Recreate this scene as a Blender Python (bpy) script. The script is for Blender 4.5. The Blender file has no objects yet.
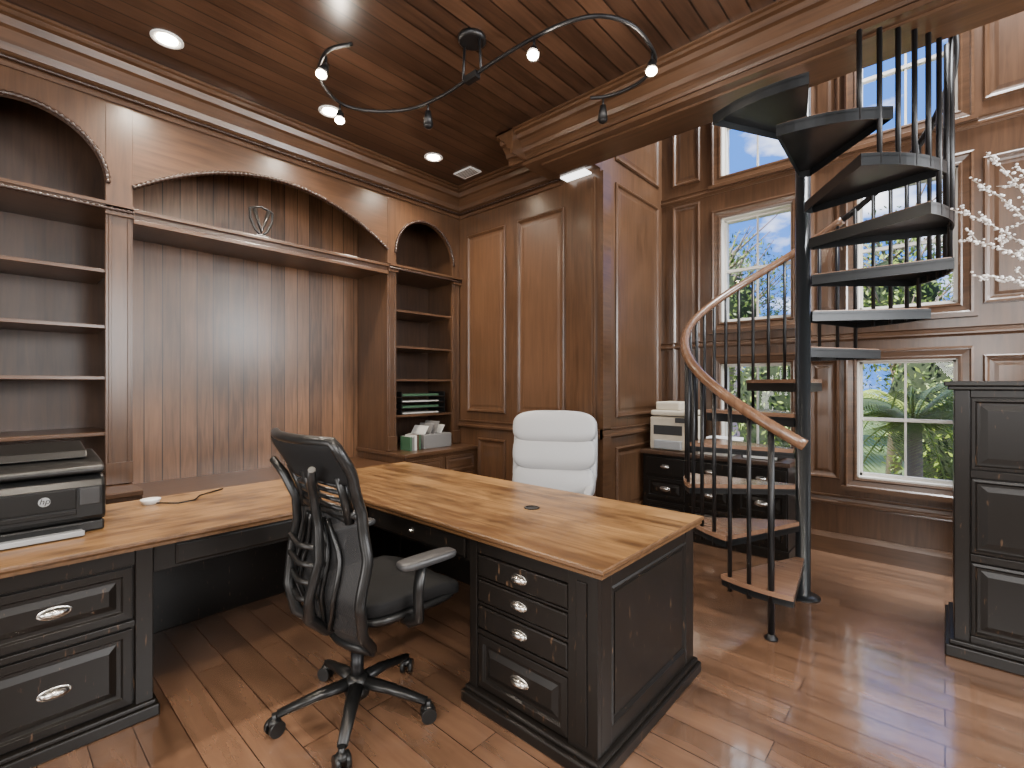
import bpy, bmesh, math, random
from mathutils import Vector, Matrix
random.seed(7)
D=bpy.data; C=bpy.context; COL=C.scene.collection
pi=math.pi
def rad(a): return a*pi/180

# ------------------------------------------------------------ materials
def newmat(name):
    m=D.materials.new(name); m.use_nodes=True
    nt=m.node_tree; b=nt.nodes['Principled BSDF']
    return m,nt,b
def setb(b,**k):
    for n,v in k.items():
        b.inputs[n.replace('_',' ')].default_value=v
def simple(name,col,rough=.5,metal=0,bump=0,bscale=200,coat=0,var=.12,spec=.5):
    m,nt,b=newmat(name)
    N=nt.nodes;L=nt.links
    tc=N.new('ShaderNodeTexCoord'); no=N.new('ShaderNodeTexNoise')
    no.inputs['Scale'].default_value=bscale if bump else 12
    no.inputs['Detail'].default_value=3
    L.new(tc.outputs['Object'],no.inputs['Vector'])
    mx=N.new('ShaderNodeMix'); mx.data_type='RGBA'
    mx.inputs['A'].default_value=(*[c*(1-var) for c in col],1)
    mx.inputs['B'].default_value=(*[min(1,c*(1+var)) for c in col],1)
    L.new(no.outputs['Fac'],mx.inputs['Factor']); L.new(mx.outputs['Result'],b.inputs['Base Color'])
    setb(b,Roughness=rough,Metallic=metal)
    b.inputs['Coat Weight'].default_value=coat
    b.inputs['Specular IOR Level'].default_value=spec
    if bump:
        bp=N.new('ShaderNodeBump'); bp.inputs['Strength'].default_value=bump; bp.inputs['Distance'].default_value=.002
        L.new(no.outputs['Fac'],bp.inputs['Height']); L.new(bp.outputs['Normal'],b.inputs['Normal'])
    return m
def wood(name,c1,c2,grain='Z',rough=.35,plank=None,pw=.12,groove=.006,var=.35,coat=.2,scale=1.0,knots=False):
    """grain axis; plank = axis across which boards repeat"""
    m,nt,b=newmat(name); N=nt.nodes; L=nt.links
    tc=N.new('ShaderNodeTexCoord'); sep=N.new('ShaderNodeSeparateXYZ'); L.new(tc.outputs['Object'],sep.inputs[0])
    mp=N.new('ShaderNodeMapping'); s=[22*scale]*3; s['XYZ'.index(grain)]=1.6*scale; mp.inputs['Scale'].default_value=s
    vec=tc.outputs['Object']
    bw=None
    if plank:
        dv=N.new('ShaderNodeMath'); dv.operation='DIVIDE'; dv.inputs[1].default_value=pw; L.new(sep.outputs[plank],dv.inputs[0])
        fl=N.new('ShaderNodeMath'); fl.operation='FLOOR'; L.new(dv.outputs[0],fl.inputs[0])
        wn=N.new('ShaderNodeTexWhiteNoise'); wn.noise_dimensions='1D'; L.new(fl.outputs[0],wn.inputs['W'])
        bw=wn.outputs['Value']
        fr=N.new('ShaderNodeMath'); fr.operation='FRACT'; L.new(dv.outputs[0],fr.inputs[0])
        su=N.new('ShaderNodeMath'); su.operation='SUBTRACT'; su.inputs[1].default_value=.5; L.new(fr.outputs[0],su.inputs[0])
        ab=N.new('ShaderNodeMath'); ab.operation='ABSOLUTE'; L.new(su.outputs[0],ab.inputs[0])
        gr=N.new('ShaderNodeMath'); gr.operation='GREATER_THAN'; gr.inputs[1].default_value=.5-groove/pw; L.new(ab.outputs[0],gr.inputs[0])
        cm=N.new('ShaderNodeVectorMath'); cm.operation='SCALE'; cm.inputs[0].default_value=(7,11,5); L.new(bw,cm.inputs['Scale'])
        ad=N.new('ShaderNodeVectorMath'); ad.operation='ADD'; L.new(vec,ad.inputs[0]); L.new(cm.outputs[0],ad.inputs[1]); vec=ad.outputs[0]
    L.new(vec,mp.inputs['Vector'])
    n1=N.new('ShaderNodeTexNoise'); n1.inputs['Scale'].default_value=1.6; n1.inputs['Detail'].default_value=8; n1.inputs['Distortion'].default_value=.8
    L.new(mp.outputs[0],n1.inputs['Vector'])
    n2=N.new('ShaderNodeTexNoise'); n2.inputs['Scale'].default_value=1.7; n2.inputs['Detail'].default_value=3
    L.new(vec,n2.inputs['Vector'])
    ma=N.new('ShaderNodeMath'); ma.operation='MULTIPLY_ADD'; ma.inputs[1].default_value=.6; L.new(n1.outputs['Fac'],ma.inputs[0])
    m2=N.new('ShaderNodeMath'); m2.operation='MULTIPLY'; m2.inputs[1].default_value=.4; L.new(n2.outputs['Fac'],m2.inputs[0]); L.new(m2.outputs[0],ma.inputs[2])
    val=ma.outputs[0]
    if bw:
        m3=N.new('ShaderNodeMath'); m3.operation='MULTIPLY_ADD'; m3.inputs[1].default_value=var; L.new(bw,m3.inputs[0])
        m4=N.new('ShaderNodeMath'); m4.operation='SUBTRACT'; m4.inputs[1].default_value=var/2; L.new(val,m4.inputs[0]); L.new(m4.outputs[0],m3.inputs[2]); val=m3.outputs[0]
    cr=N.new('ShaderNodeValToRGB'); e=cr.color_ramp.elements
    e[0].position=.3; e[0].color=(*c1,1); e[1].position=.72; e[1].color=(*c2,1)
    L.new(val,cr.inputs[0]); col=cr.outputs[0]
    if knots:
        vo=N.new('ShaderNodeTexNoise'); vo.inputs['Scale'].default_value=10; vo.inputs['Detail'].default_value=6
        mk=N.new('ShaderNodeMapping'); ks=[1.0]*3; ks['XYZ'.index(grain)]=.4; mk.inputs['Scale'].default_value=ks
        L.new(tc.outputs['Object'],mk.inputs[0]); L.new(mk.outputs[0],vo.inputs['Vector'])
        r2=N.new('ShaderNodeValToRGB'); r2.color_ramp.elements[0].position=.46; r2.color_ramp.elements[0].color=(0,0,0,1); r2.color_ramp.elements[1].position=.70; r2.color_ramp.elements[1].color=(.94,.94,.94,1)
        L.new(vo.outputs['Fac'],r2.inputs[0])
        kx=N.new('ShaderNodeMix'); kx.data_type='RGBA'; L.new(r2.outputs[0],kx.inputs['Factor']); L.new(col,kx.inputs['A']); kx.inputs['B'].default_value=(*[c*.6 for c in c1],1); col=kx.outputs['Result']
    if plank:
        mx=N.new('ShaderNodeMix'); mx.data_type='RGBA'; L.new(gr.outputs[0],mx.inputs['Factor']); L.new(col,mx.inputs['A']); mx.inputs['B'].default_value=(*[c*.18 for c in c1],1); col=mx.outputs['Result']
    L.new(col,b.inputs['Base Color'])
    setb(b,Roughness=rough); b.inputs['Coat Weight'].default_value=coat; b.inputs['Coat Roughness'].default_value=.2
    bp=N.new('ShaderNodeBump'); bp.inputs['Strength'].default_value=.08; bp.inputs['Distance'].default_value=.002
    L.new(val,bp.inputs['Height']); L.new(bp.outputs[0],b.inputs['Normal'])
    return m

W_D=(.038,.0182,.0090); W_L=(.103,.0515,.0262)
M_wall=wood('stained_wood',W_D,W_L,'Z',.29)
M_wallX=wood('stained_wood_horizontal_x',W_D,W_L,'X',.29)
M_wallY=wood('stained_wood_horizontal_y',W_D,W_L,'Y',.29)
M_panel=wood('panel_wood',(.064,.031,.0155),(.122,.061,.031),'Z',.34,scale=.7)
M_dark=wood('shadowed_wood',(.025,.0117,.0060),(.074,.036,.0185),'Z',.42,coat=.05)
M_rope=simple('dark_rope_moulding',(.026,.012,.007),.35,var=.3)
M_planks=wood('vertical_plank_wood',(.056,.027,.0130),(.182,.092,.047),'Z',.36,plank='Y',pw=.117,groove=.003,var=.3)
M_ceil=wood('ceiling_plank_wood',(.025,.0120,.0072),(.076,.038,.022),'Y',.28,plank='X',pw=.115,groove=.005,var=.25,coat=.35)
M_top=wood('honey_pine_top',(.10,.046,.016),(.385,.215,.082),'X',.34,plank='Y',pw=.16,groove=.0008,var=.2,coat=.2,knots=True,scale=.8)
M_topY=wood('honey_pine_top_y',(.10,.046,.016),(.385,.215,.082),'Y',.34,plank='X',pw=.16,groove=.0008,var=.2,coat=.2,knots=True,scale=.8)
M_topedge=wood('honey_pine_edge',(.045,.021,.008),(.15,.074,.029),'X',.4,scale=.8)
M_rail=wood('handrail_wood',(.075,.036,.019),(.19,.10,.056),'Z',.25)
M_tread=wood('tread_wood',(.14,.075,.046),(.28,.165,.107),'X',.25,coat=.4)

def floormat():
    m,nt,b=newmat('hand_scraped_wood_floor'); N=nt.nodes; L=nt.links
    tc=N.new('ShaderNodeTexCoord')
    br=N.new('ShaderNodeTexBrick'); br.offset=.37; br.offset_frequency=2; br.squash=1
    br.inputs['Scale'].default_value=1; br.inputs['Brick Width'].default_value=1.35; br.inputs['Row Height'].default_value=.14
    br.inputs['Mortar Size'].default_value=.0022; br.inputs['Mortar Smooth'].default_value=.2
    br.inputs['Color1'].default_value=(0,0,0,1); br.inputs['Color2'].default_value=(1,1,1,1); br.inputs['Mortar'].default_value=(.5,.5,.5,1)
    L.new(tc.outputs['Object'],br.inputs['Vector'])
    off=N.new('ShaderNodeVectorMath'); off.operation='MULTIPLY_ADD'; off.inputs[1].default_value=(9,5,3)
    L.new(br.outputs['Color'],off.inputs[0]); L.new(tc.outputs['Object'],off.inputs[2])
    mp=N.new('ShaderNodeMapping'); mp.inputs['Scale'].default_value=(1.5,9,1); L.new(off.outputs[0],mp.inputs[0])
    n1=N.new('ShaderNodeTexNoise'); n1.inputs['Scale'].default_value=1.5; n1.inputs['Detail'].default_value=5; n1.inputs['Distortion'].default_value=.4
    L.new(mp.outputs[0],n1.inputs['Vector'])
    a=N.new('ShaderNodeMath'); a.operation='MULTIPLY_ADD'; a.inputs[1].default_value=.26; a.inputs[2].default_value=-.13; L.new(br.outputs['Color'],a.inputs[0])
    a2=N.new('ShaderNodeMath'); L.new(a.outputs[0],a2.inputs[0]); L.new(n1.outputs['Fac'],a2.inputs[1])
    cr=N.new('ShaderNodeValToRGB'); e=cr.color_ramp.elements
    e[0].position=.12; e[0].color=(.064,.033,.0185,1); e[1].position=.88; e[1].color=(.225,.122,.071,1)
    L.new(a2.outputs[0],cr.inputs[0])
    mx=N.new('ShaderNodeMix'); mx.data_type='RGBA'; L.new(br.outputs['Fac'],mx.inputs['Factor']); L.new(cr.outputs[0],mx.inputs['A']); mx.inputs['B'].default_value=(.02,.009,.005,1)
    L.new(mx.outputs['Result'],b.inputs['Base Color'])
    n3=N.new('ShaderNodeTexNoise'); n3.inputs['Scale'].default_value=7; n3.inputs['Detail'].default_value=2; L.new(off.outputs[0],n3.inputs['Vector'])
    h=N.new('ShaderNodeMath'); h.operation='SUBTRACT'; L.new(n3.outputs['Fac'],h.inputs[0]); L.new(br.outputs['Fac'],h.inputs[1])
    bp=N.new('ShaderNodeBump'); bp.inputs['Strength'].default_value=.4; bp.inputs['Distance'].default_value=.004
    L.new(h.outputs[0],bp.inputs['Height']); L.new(bp.outputs[0],b.inputs['Normal'])
    setb(b,Roughness=.24); b.inputs['Coat Weight'].default_value=1.0; b.inputs['Coat Roughness'].default_value=.12; b.inputs['Coat IOR'].default_value=2.0
    L.new(bp.outputs[0],b.inputs['Coat Normal'])
    return m
M_floor=floormat()
def blackmat():
    m,nt,b=newmat('distressed_black_paint'); N=nt.nodes; L=nt.links
    tc=N.new('ShaderNodeTexCoord'); mp=N.new('ShaderNodeMapping'); mp.inputs['Scale'].default_value=(30,30,6); L.new(tc.outputs['Object'],mp.inputs[0])
    n=N.new('ShaderNodeTexNoise'); n.inputs['Scale'].default_value=2.2; n.inputs['Detail'].default_value=6; L.new(mp.outputs[0],n.inputs['Vector'])
    cr=N.new('ShaderNodeValToRGB'); e=cr.color_ramp.elements
    e[0].position=.655; e[0].color=(.0085,.007,.006,1); e[1].position=.74; e[1].color=(.09,.052,.03,1)
    L.new(n.outputs['Fac'],cr.inputs[0]); L.new(cr.outputs[0],b.inputs['Base Color'])
    setb(b,Roughness=.34); b.inputs['Specular IOR Level'].default_value=.28
    return m
M_black=blackmat()
M_nick=simple('brushed_nickel',(.62,.60,.56),.25,1)
M_iron=simple('dark_iron',(.012,.012,.013),.38,.5)
M_stair=simple('black_steel',(.020,.022,.024),.3,.5)
M_plast=simple('black_plastic',(.008,.008,.008),.33,spec=.4)
M_plast2=simple('grey_plastic',(.03,.03,.031),.4)
M_fab=simple('black_mesh_fabric',(.008,.008,.0085),.8,0,.5,400,spec=.2)
M_silver=simple('silver_plastic',(.30,.31,.32),.35)
M_cream=simple('cream_window_paint',(.62,.59,.53),.45,var=.03)
M_white=simple('white_paint',(.8,.8,.78),.45,var=.03)
M_plaster=simple('warm_plaster',(.50,.45,.40),.8,var=.03)
M_leather=simple('white_leather',(.31,.31,.315),.38,0,.3,150,var=.05)
M_beige=simple('beige_plastic',(.54,.48,.38),.45)
M_paper=simple('paper',(.46,.45,.42),.7)
M_green=simple('green_paper',(.03,.08,.04),.6)
M_grey=simple('grey_linen',(.13,.125,.12),.8,0,.5,300)
M_pewd=simple('dark_pewter',(.02,.019,.018),.3,.4)
M_leaf=simple('leaf_green',(.25,.34,.05),.5,var=.5)
M_leaf2=simple('dark_leaf_green',(.07,.12,.02),.5,var=.5)
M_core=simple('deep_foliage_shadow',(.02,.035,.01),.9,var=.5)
M_bark=simple('bark',(.26,.2,.15),.8)
M_twig=simple('pale_twig',(.34,.29,.24),.7)
M_grass=simple('grass',(.10,.16,.04),.9,var=.5)
M_pink=simple('pink_stucco',(.62,.38,.36),.9)
M_blossom=simple('white_blossom',(.8,.77,.74),.6)
def emis(name,col,s):
    m,nt,b=newmat(name); setb(b,Base_Color=(0,0,0,1)); b.inputs['Emission Color'].default_value=(*col,1); b.inputs['Emission Strength'].default_value=s; return m
M_bulb=emis('lit_bulb',(1,.83,.6),80)
M_glow=emis('bright_spot_glow',(1,.97,.92),4)
def glass():
    m=D.materials.new('window_glass'); m.use_nodes=True; nt=m.node_tree; N=nt.nodes; L=nt.links; N.clear()
    o=N.new('ShaderNodeOutputMaterial'); t=N.new('ShaderNodeBsdfTransparent'); g=N.new('ShaderNodeBsdfGlossy'); g.inputs['Roughness'].default_value=.02
    x=N.new('ShaderNodeMixShader'); x.inputs[0].default_value=.02; L.new(t.outputs[0],x.inputs[1]); L.new(g.outputs[0],x.inputs[2]); L.new(x.outputs[0],o.inputs[0]); return m
M_glass=glass()
def meshfab():
    m=D.materials.new('see_through_mesh'); m.use_nodes=True; nt=m.node_tree; N=nt.nodes; L=nt.links; b=N['Principled BSDF']
    setb(b,Base_Color=(.010,.010,.011,1),Roughness=.7)
    o=N['Material Output']; t=N.new('ShaderNodeBsdfTransparent'); x=N.new('ShaderNodeMixShader')
    tc=N.new('ShaderNodeTexCoord'); ch=N.new('ShaderNodeTexChecker'); ch.inputs['Scale'].default_value=260; L.new(tc.outputs['Object'],ch.inputs['Vector'])
    ml=N.new('ShaderNodeMath'); ml.operation='MULTIPLY_ADD'; ml.inputs[1].default_value=.15; ml.inputs[2].default_value=.80; L.new(ch.outputs['Fac'],ml.inputs[0])
    L.new(ml.outputs[0],x.inputs[0]); L.new(t.outputs[0],x.inputs[1]); L.new(b.outputs[0],x.inputs[2]); L.new(x.outputs[0],o.inputs[0]); return m
M_mesh=meshfab()

# ------------------------------------------------------------ mesh builder
ident=lambda a,c,z:(a,c,z)
def fY(Y0,s=-1): return lambda a,c,z:(a,Y0+s*c,z)
def fX(X0,s=1): return lambda a,c,z:(X0+s*c,a,z)
class MB:
    def __init__(s,T=ident): s.v=[];s.f=[];s.mi=[];s.sm=[];s.mat=0;s.T=T
    def av(s,p): s.v.append(tuple(s.T(*p))); return len(s.v)-1
    def af(s,idx,smooth=False): s.f.append(tuple(idx)); s.mi.append(s.mat); s.sm.append(smooth)
    def box(s,a0,a1,c0,c1,z0,z1):
        i=[s.av(p) for p in [(a0,c0,z0),(a1,c0,z0),(a1,c1,z0),(a0,c1,z0),(a0,c0,z1),(a1,c0,z1),(a1,c1,z1),(a0,c1,z1)]]
        for q in [(0,3,2,1),(4,5,6,7),(0,1,5,4),(1,2,6,5),(2,3,7,6),(3,0,4,7)]: s.af([i[k] for k in q])
        return s
    def rings(s,a0,a1,z0,z1,prof,cap=True):
        prev=None
        for ins,c in prof:
            L=[s.av(p) for p in [(a0+ins,c,z0+ins),(a1-ins,c,z0+ins),(a1-ins,c,z1-ins),(a0+ins,c,z1-ins)]]
            if prev:
                for k in range(4): s.af([prev[k],prev[(k+1)%4],L[(k+1)%4],L[k]])
            prev=L
        if cap: s.af(prev)
        return s
    def prof(s,pts,a0,a1):
        A=[s.av((a0,c,z)) for c,z in pts]; B=[s.av((a1,c,z)) for c,z in pts]; n=len(pts)
        for k in range(n): s.af([A[k],A[(k+1)%n],B[(k+1)%n],B[k]])
        s.af(A); s.af(B[::-1]); return s
    def poly(s,pts,z0,z1):
        A=[s.av((x,y,z0)) for x,y in pts]; B=[s.av((x,y,z1)) for x,y in pts]; n=len(pts)
        for k in range(n): s.af([A[k],A[(k+1)%n],B[(k+1)%n],B[k]])
        s.af(A[::-1]); s.af(B)
        return s
    def lathe(s,c,prof,n=24,caps=True):
        prev=None; first=None
        for r,z in prof:
            L=[s.av((c[0]+r*math.cos(2*pi*k/n),c[1]+r*math.sin(2*pi*k/n),c[2]+z)) for k in range(n)]
            if prev:
                for k in range(n): s.af([prev[k],prev[(k+1)%n],L[(k+1)%n],L[k]],True)
            else: first=L
            prev=L
        if caps: s.af(first[::-1]); s.af(prev)
        return s
    def tube(s,pts,r,n=8,closed=False,flat=1.0):
        P=[Vector(p) for p in pts]; m=len(P)
        R=r if isinstance(r,(list,tuple)) else [r]*m
        def tan(i):
            if closed: return (P[(i+1)%m]-P[i-1]).normalized()
            return (P[min(i+1,m-1)]-P[max(i-1,0)]).normalized()
        t=tan(0); up=Vector((0,0,1)) if abs(t.z)<.9 else Vector((0,1,0))
        nn=(up-t*up.dot(t)).normalized(); rings=[]
        for i in range(m):
            t=tan(i); nn=(nn-t*nn.dot(t)); nn=nn.normalized() if nn.length>1e-6 else Vector((1,0,0)); bb=t.cross(nn)
            rings.append([s.av(P[i]+R[i]*(math.cos(2*pi*k/n)*nn*flat+math.sin(2*pi*k/n)*bb)) for k in range(n)])
        rg=range(m) if closed else range(m-1)
        for i in rg:
            a=rings[i]; b=rings[(i+1)%m]
            for k in range(n): s.af([a[k],a[(k+1)%n],b[(k+1)%n],b[k]],True)
        if not closed: s.af(rings[0][::-1]); s.af(rings[-1])
        return s
    def cyl(s,p0,p1,r,n=12): return s.tube([p0,p1],r,n)
    def sup(s,c,R,e1=.4,e2=.4,nu=20,nv=14,Mx=None):
        def sp(x,e): return math.copysign(abs(x)**e,x)
        g=[]
        for j in range(nv+1):
            ph=-pi/2+pi*j/nv; row=[]
            for i in range(nu):
                th=2*pi*i/nu
                p=Vector((R[0]*sp(math.cos(ph),e1)*sp(math.cos(th),e2),R[1]*sp(math.cos(ph),e1)*sp(math.sin(th),e2),R[2]*sp(math.sin(ph),e1)))
                if Mx: p=Mx@p
                row.append(s.av((c[0]+p.x,c[1]+p.y,c[2]+p.z)))
            g.append(row)
        for j in range(nv):
            for i in range(nu): s.af([g[j][i],g[j][(i+1)%nu],g[j+1][(i+1)%nu],g[j+1][i]],True)
        return s
    def dome(s,a,z,w,h,out,c0=0,n=12):
        g=[]
        for j in range(n//2+1):
            ph=pi/2*j/(n//2); row=[]
            for i in range(n*2):
                th=2*pi*i/(n*2)
                row.append(s.av((a+w*math.cos(ph)*math.cos(th),c0+out*math.sin(ph),z+h*math.cos(ph)*math.sin(th))))
            g.append(row)
        for j in range(n//2):
            for i in range(n*2): s.af([g[j][i],g[j][(i+1)%(n*2)],g[j+1][(i+1)%(n*2)],g[j+1][i]],True)
        return s
    def arch(s,a0,a1,zs,rise,ztop,c0,c1,n=36,ell=True):
        cols=[]
        for k in range(n+1):
            t=k/n; a=a0+(a1-a0)*(.5-.5*math.cos(pi*t)); u=(a-(a0+a1)/2)/((a1-a0)/2)
            z=zs+rise*(math.sqrt(max(0,1-u*u)) if ell else (1-u*u))
            cols.append([s.av((a,c1,z)),s.av((a,c1,ztop)),s.av((a,c0,z)),s.av((a,c0,ztop))])
        for k in range(n):
            p,q=cols[k],cols[k+1]
            s.af([p[0],q[0],q[1],p[1]]); s.af([p[2],p[3],q[3],q[2]]); s.af([p[0],p[2],q[2],q[0]]); s.af([p[1],q[1],q[3],p[3]])
        return s
    def obj(s,name,mats,parent=None,world=True,bevel=0,sub=0,**props):
        me=D.meshes.new(name)
        V=s.v
        if parent is not None and world:
            inv=parent.matrix_world.inverted(); V=[tuple(inv@Vector(p)) for p in V]
        me.from_pydata(V,[],s.f)
        if not isinstance(mats,(list,tuple)): mats=[mats]
        for m in mats: me.materials.append(m)
        me.polygons.foreach_set('material_index',s.mi); me.polygons.foreach_set('use_smooth',s.sm)
        bm=bmesh.new(); bm.from_mesh(me); bmesh.ops.recalc_face_normals(bm,faces=bm.faces); bm.to_mesh(me); bm.free()
        o=D.objects.new(name,me); COL.objects.link(o)
        if parent is not None: o.parent=parent
        if bevel:
            b=o.modifiers.new('bevel','BEVEL'); b.width=bevel; b.segments=2; b.limit_method='ANGLE'; b.angle_limit=rad(40)
        for k,v in props.items(): o[k]=v
        return o
def root(name,loc,label,cat,rz=0,**p):
    o=D.objects.new(name,None); o.location=loc; o.rotation_euler=(0,0,rz); o.empty_display_size=.1; COL.objects.link(o)
    o.matrix_world=Matrix.Translation(loc)@Matrix.Rotation(rz,4,'Z')
    o['label']=label; o['category']=cat
    for k,v in p.items(): o[k]=v
    return o
def rope(mb,pts,r=.012,per=.022):
    P=[Vector(p) for p in pts]; L=[0]
    for i in range(1,len(P)): L.append(L[-1]+(P[i]-P[i-1]).length)
    n=int(L[-1]/per*4); out=[];R=[]; j=0
    for k in range(n+1):
        d=L[-1]*k/n
        while j<len(P)-2 and L[j+1]<d: j+=1
        t=(d-L[j])/max(1e-6,L[j+1]-L[j]); out.append(P[j].lerp(P[j+1],t)); R.append(r*(1 if k%4 in(0,1) else (.6 if k%4==2 else .8)))
    mb.tube(out,R,6)

ZC=3.5
# ------------------------------------------------------------ room shell
S='structure'
MB().box(-4.7,3,-3,5.0,-.1,0).obj('floor',M_floor,kind=S)
mb=MB(); mb.box(-4.7,3,-3,3.3,ZC,ZC+.1); mb.box(-4.7,-2.3,3.3,3.6,ZC,ZC+.1); mb.obj('ceiling',M_ceil,kind=S)
MB().box(-4.8,-4.6,-3,3.57,0,ZC).obj('wall_left',M_dark,kind=S)
MB().box(-4.8,3.15,-3.15,-3,0,ZC+.1).obj('wall_front',M_plaster,kind=S)
MB().box(3,3.15,-3,5.0,0,6).obj('wall_right',M_plaster,kind=S)
MB().box(-4.8,-2.35,3.57,3.75,0,ZC+.1).obj('wall_back',M_wall,kind=S)
MB().box(-2.35,-2.2,3.57,5.0,0,6).obj('wall_side',M_wall,kind=S)
MB().box(-2.35,3,3.25,3.40,ZC,6).obj('wall_upper',M_wall,kind=S)
MB().box(-2.35,3,3.25,5.0,6,6.1).obj('ceiling_stairwell',M_white,kind=S)
YW=4.78
wx=[(-1.6,-1.0),(-.53,.07)]; wz=[(.65,1.6),(2.0,3.0),(3.4,4.4)]
mb=MB(); xs=[-2.2]+[x for w in wx for x in w]+[3.0]; zs=[0]+[z for w in wz for z in w]+[6]
for i in range(len(xs)-1):
    for j in range(len(zs)-1):
        if i%2==1 and j%2==1: continue
        mb.box(xs[i],xs[i+1],YW,YW+.2,zs[j],zs[j+1])
mb.obj('wall_window',M_wall,kind=S)
n=0
for (x0,x1) in wx:
    for (z0,z1) in wz:
        n+=1
        mb=MB(fY(YW)); mb.mat=0
        e=.010
        for (a,b,c,d) in [(x0,x0+e,z0,z1),(x1-e,x1,z0,z1),(x0,x1,z0,z0+e),(x0,x1,z1-e,z1)]: mb.box(a,b,-.2,0.0,c,d)
        f=.026
        for (a,b,c,d) in [(x0+e,x0+f,z0+e,z1-e),(x1-f,x1-e,z0+e,z1-e),(x0+e,x1-e,z0+e,z0+f+.008),(x0+e,x1-e,z1-f,z1-e)]: mb.box(a,b,-.12,-.07,c,d)
        xm=(x0+x1)/2; zm=(z0+z1)/2
        mb.box(xm-.007,xm+.007,-.11,-.08,z0,z1)
        mb.box(x0+e,x1-e,-.12,-.075,zm-.013,zm+.013)
        mb.mat=2; mb.box(x0+e,x1-e,-.097,-.093,z0+e,z1-e)
        mb.mat=1
        w=.085
        mb.rings(x0-w,x1+w,z0-w,z1+w,[(0,0),(0,.03),(.015,.036),(.025,.026),(.06,.02),(.07,.026),(w,.022),(w,0)],cap=False)
        mb.box(x0-w-.02,x1+w+.02,0,.05,z0-w-.02,z0-w+.012)
        mb.obj('window_%d'%n,[M_cream,M_wallX,M_glass],kind=S)
def mold_panel(mb,a0,a1,z0,z1,raise_=True):
    mb.mat=0
    mb.rings(a0,a1,z0,z1,[(0,0),(0,.014),(.010,.024),(.022,.020),(.034,.006)],cap=False)
    mb.mat=1
    mb.rings(a0,a1,z0,z1,[(.034,.006),(.050,.003),(.058,.003),(.08,.008)] if raise_ else [(.034,.006),(.034,.004)],cap=True)
    mb.mat=0
tn=0
def trim(mb,mats=None):
    global tn; tn+=1
    return mb.obj('trim_%d'%tn,mats or [M_wall,M_panel],kind=S)
T=fY(3.57)
mb=MB(T); mold_panel(mb,-3.87,-3.30,1.11,3.02); mold_panel(mb,-3.14,-2.57,1.11,3.02); trim(mb)
mb=MB(T); 
for a in [(-3.70,-3.30),(-3.14,-2.57)]: mold_panel(mb,a[0],a[1],.22,.84)
mb.box(-2.42,-2.24,0,.03,0,3.2); mb.box(-2.40,-2.26,.03,.04,1.1,3.1)
trim(mb,[M_wall,M_wall])
rail=[(0,0),(.012,0),(.02,.012),(.035,.02),(.035,.035),(.022,.045),(.018,.07),(.03,.08),(.03,.09),(0,.09)]
mb=MB(T); mb.prof([(c,z+.93) for c,z in rail],-4.0,-2.2); trim(mb,[M_wallX])
base=[(0,0),(.025,0),(.025,.13),(.018,.15),(.01,.17),(0,.17)]
MB(T).prof(base,-4.0,-2.2).obj('baseboard_back',M_wallX,kind=S)
MB(fY(YW)).prof(base,-2.2,3).obj('baseboard_window',M_wallX,kind=S)
MB(fX(-2.2)).prof(base,3.57,4.78).obj('baseboard_side',M_wallY,kind=S)
T=fX(-2.2)
mb=MB(T); mold_panel(mb,3.82,4.68,1.11,3.22); mold_panel(mb,3.82,4.68,3.42,5.2); trim(mb,[M_wall,M_wall])
mb=MB(T); mold_panel(mb,3.82,4.68,.24,.84); mb.box(3.57,3.70,0,.03,0,3.24); mb.prof([(c,z+.93) for c,z in rail],3.57,4.78); trim(mb,[M_wallY,M_wall])
T=fY(YW); mb=MB(T)
for z0,z1 in [(1.11,3.22),(3.42,5.2),(.24,.84)]: mold_panel(mb,-2.08,-1.80,z0,z1)
for z0,z1 in [(3.42,4.42),(1.98,3.02),(.62,1.62)]:
    mold_panel(mb,-.885,-.65,z0,z1); mold_panel(mb,.20,.50,z0,z1); mold_panel(mb,.58,1.2,z0,z1)
trim(mb,[M_wall,M_wall])
mb=MB(T); mb.prof([(c,z+.40) for c,z in rail],-1.7,3); trim(mb,[M_wallX])
mb=MB(T); 
for z in (3.25,1.76): mb.prof([(c*.8,z+zz*.8) for c,zz in rail],-2.2,3)
trim(mb,[M_wallX])
crown=[(0,-.27),(.018,-.27),(.028,-.25),(.028,-.215),(.045,-.20),(.055,-.20),(.065,-.16),(.105,-.10),(.13,-.09),(.14,-.05),(.17,-.045),(.17,-.02),(.19,-.015),(.19,0),(0,0)]
cr=[(c,ZC+z) for c,z in crown]
mb=MB(fX(-4.0)); mb.prof(cr,-3,3.57); mb.mat=1; rope(mb,[(-1,.045,ZC-.232),(3.57,.045,ZC-.232)],.014,.04); trim(mb,[M_wallY,M_rope])
mb=MB(fY(3.57)); mb.prof(cr,-4.0,-2.6); mb.mat=1; rope(mb,[(-4,.045,ZC-.232),(-2.6,.045,ZC-.232)],.014,.04); trim(mb,[M_wallX,M_rope])
HX=-2.62
mb=MB(); mb.box(HX,3,3.1,3.42,3.27,ZC); mb.box(HX,-2.2,3.42,3.57,3.27,ZC); mb.box(HX-.03,3,3.07,3.45,3.25,3.28)
mb.box(HX+.12,2.9,3.14,3.38,3.235,3.25)
mb.obj('beam_header',M_wallX,kind=S)
cr2=[(c,ZC+z*.75) for c,z in crown]
mb=MB(fY(3.1)); mb.prof(cr2,HX-.19,3); trim(mb,[M_wallX])
mb=MB(fX(HX,-1)); mb.prof(cr2,2.91,3.57); trim(mb,[M_wallY])

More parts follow.
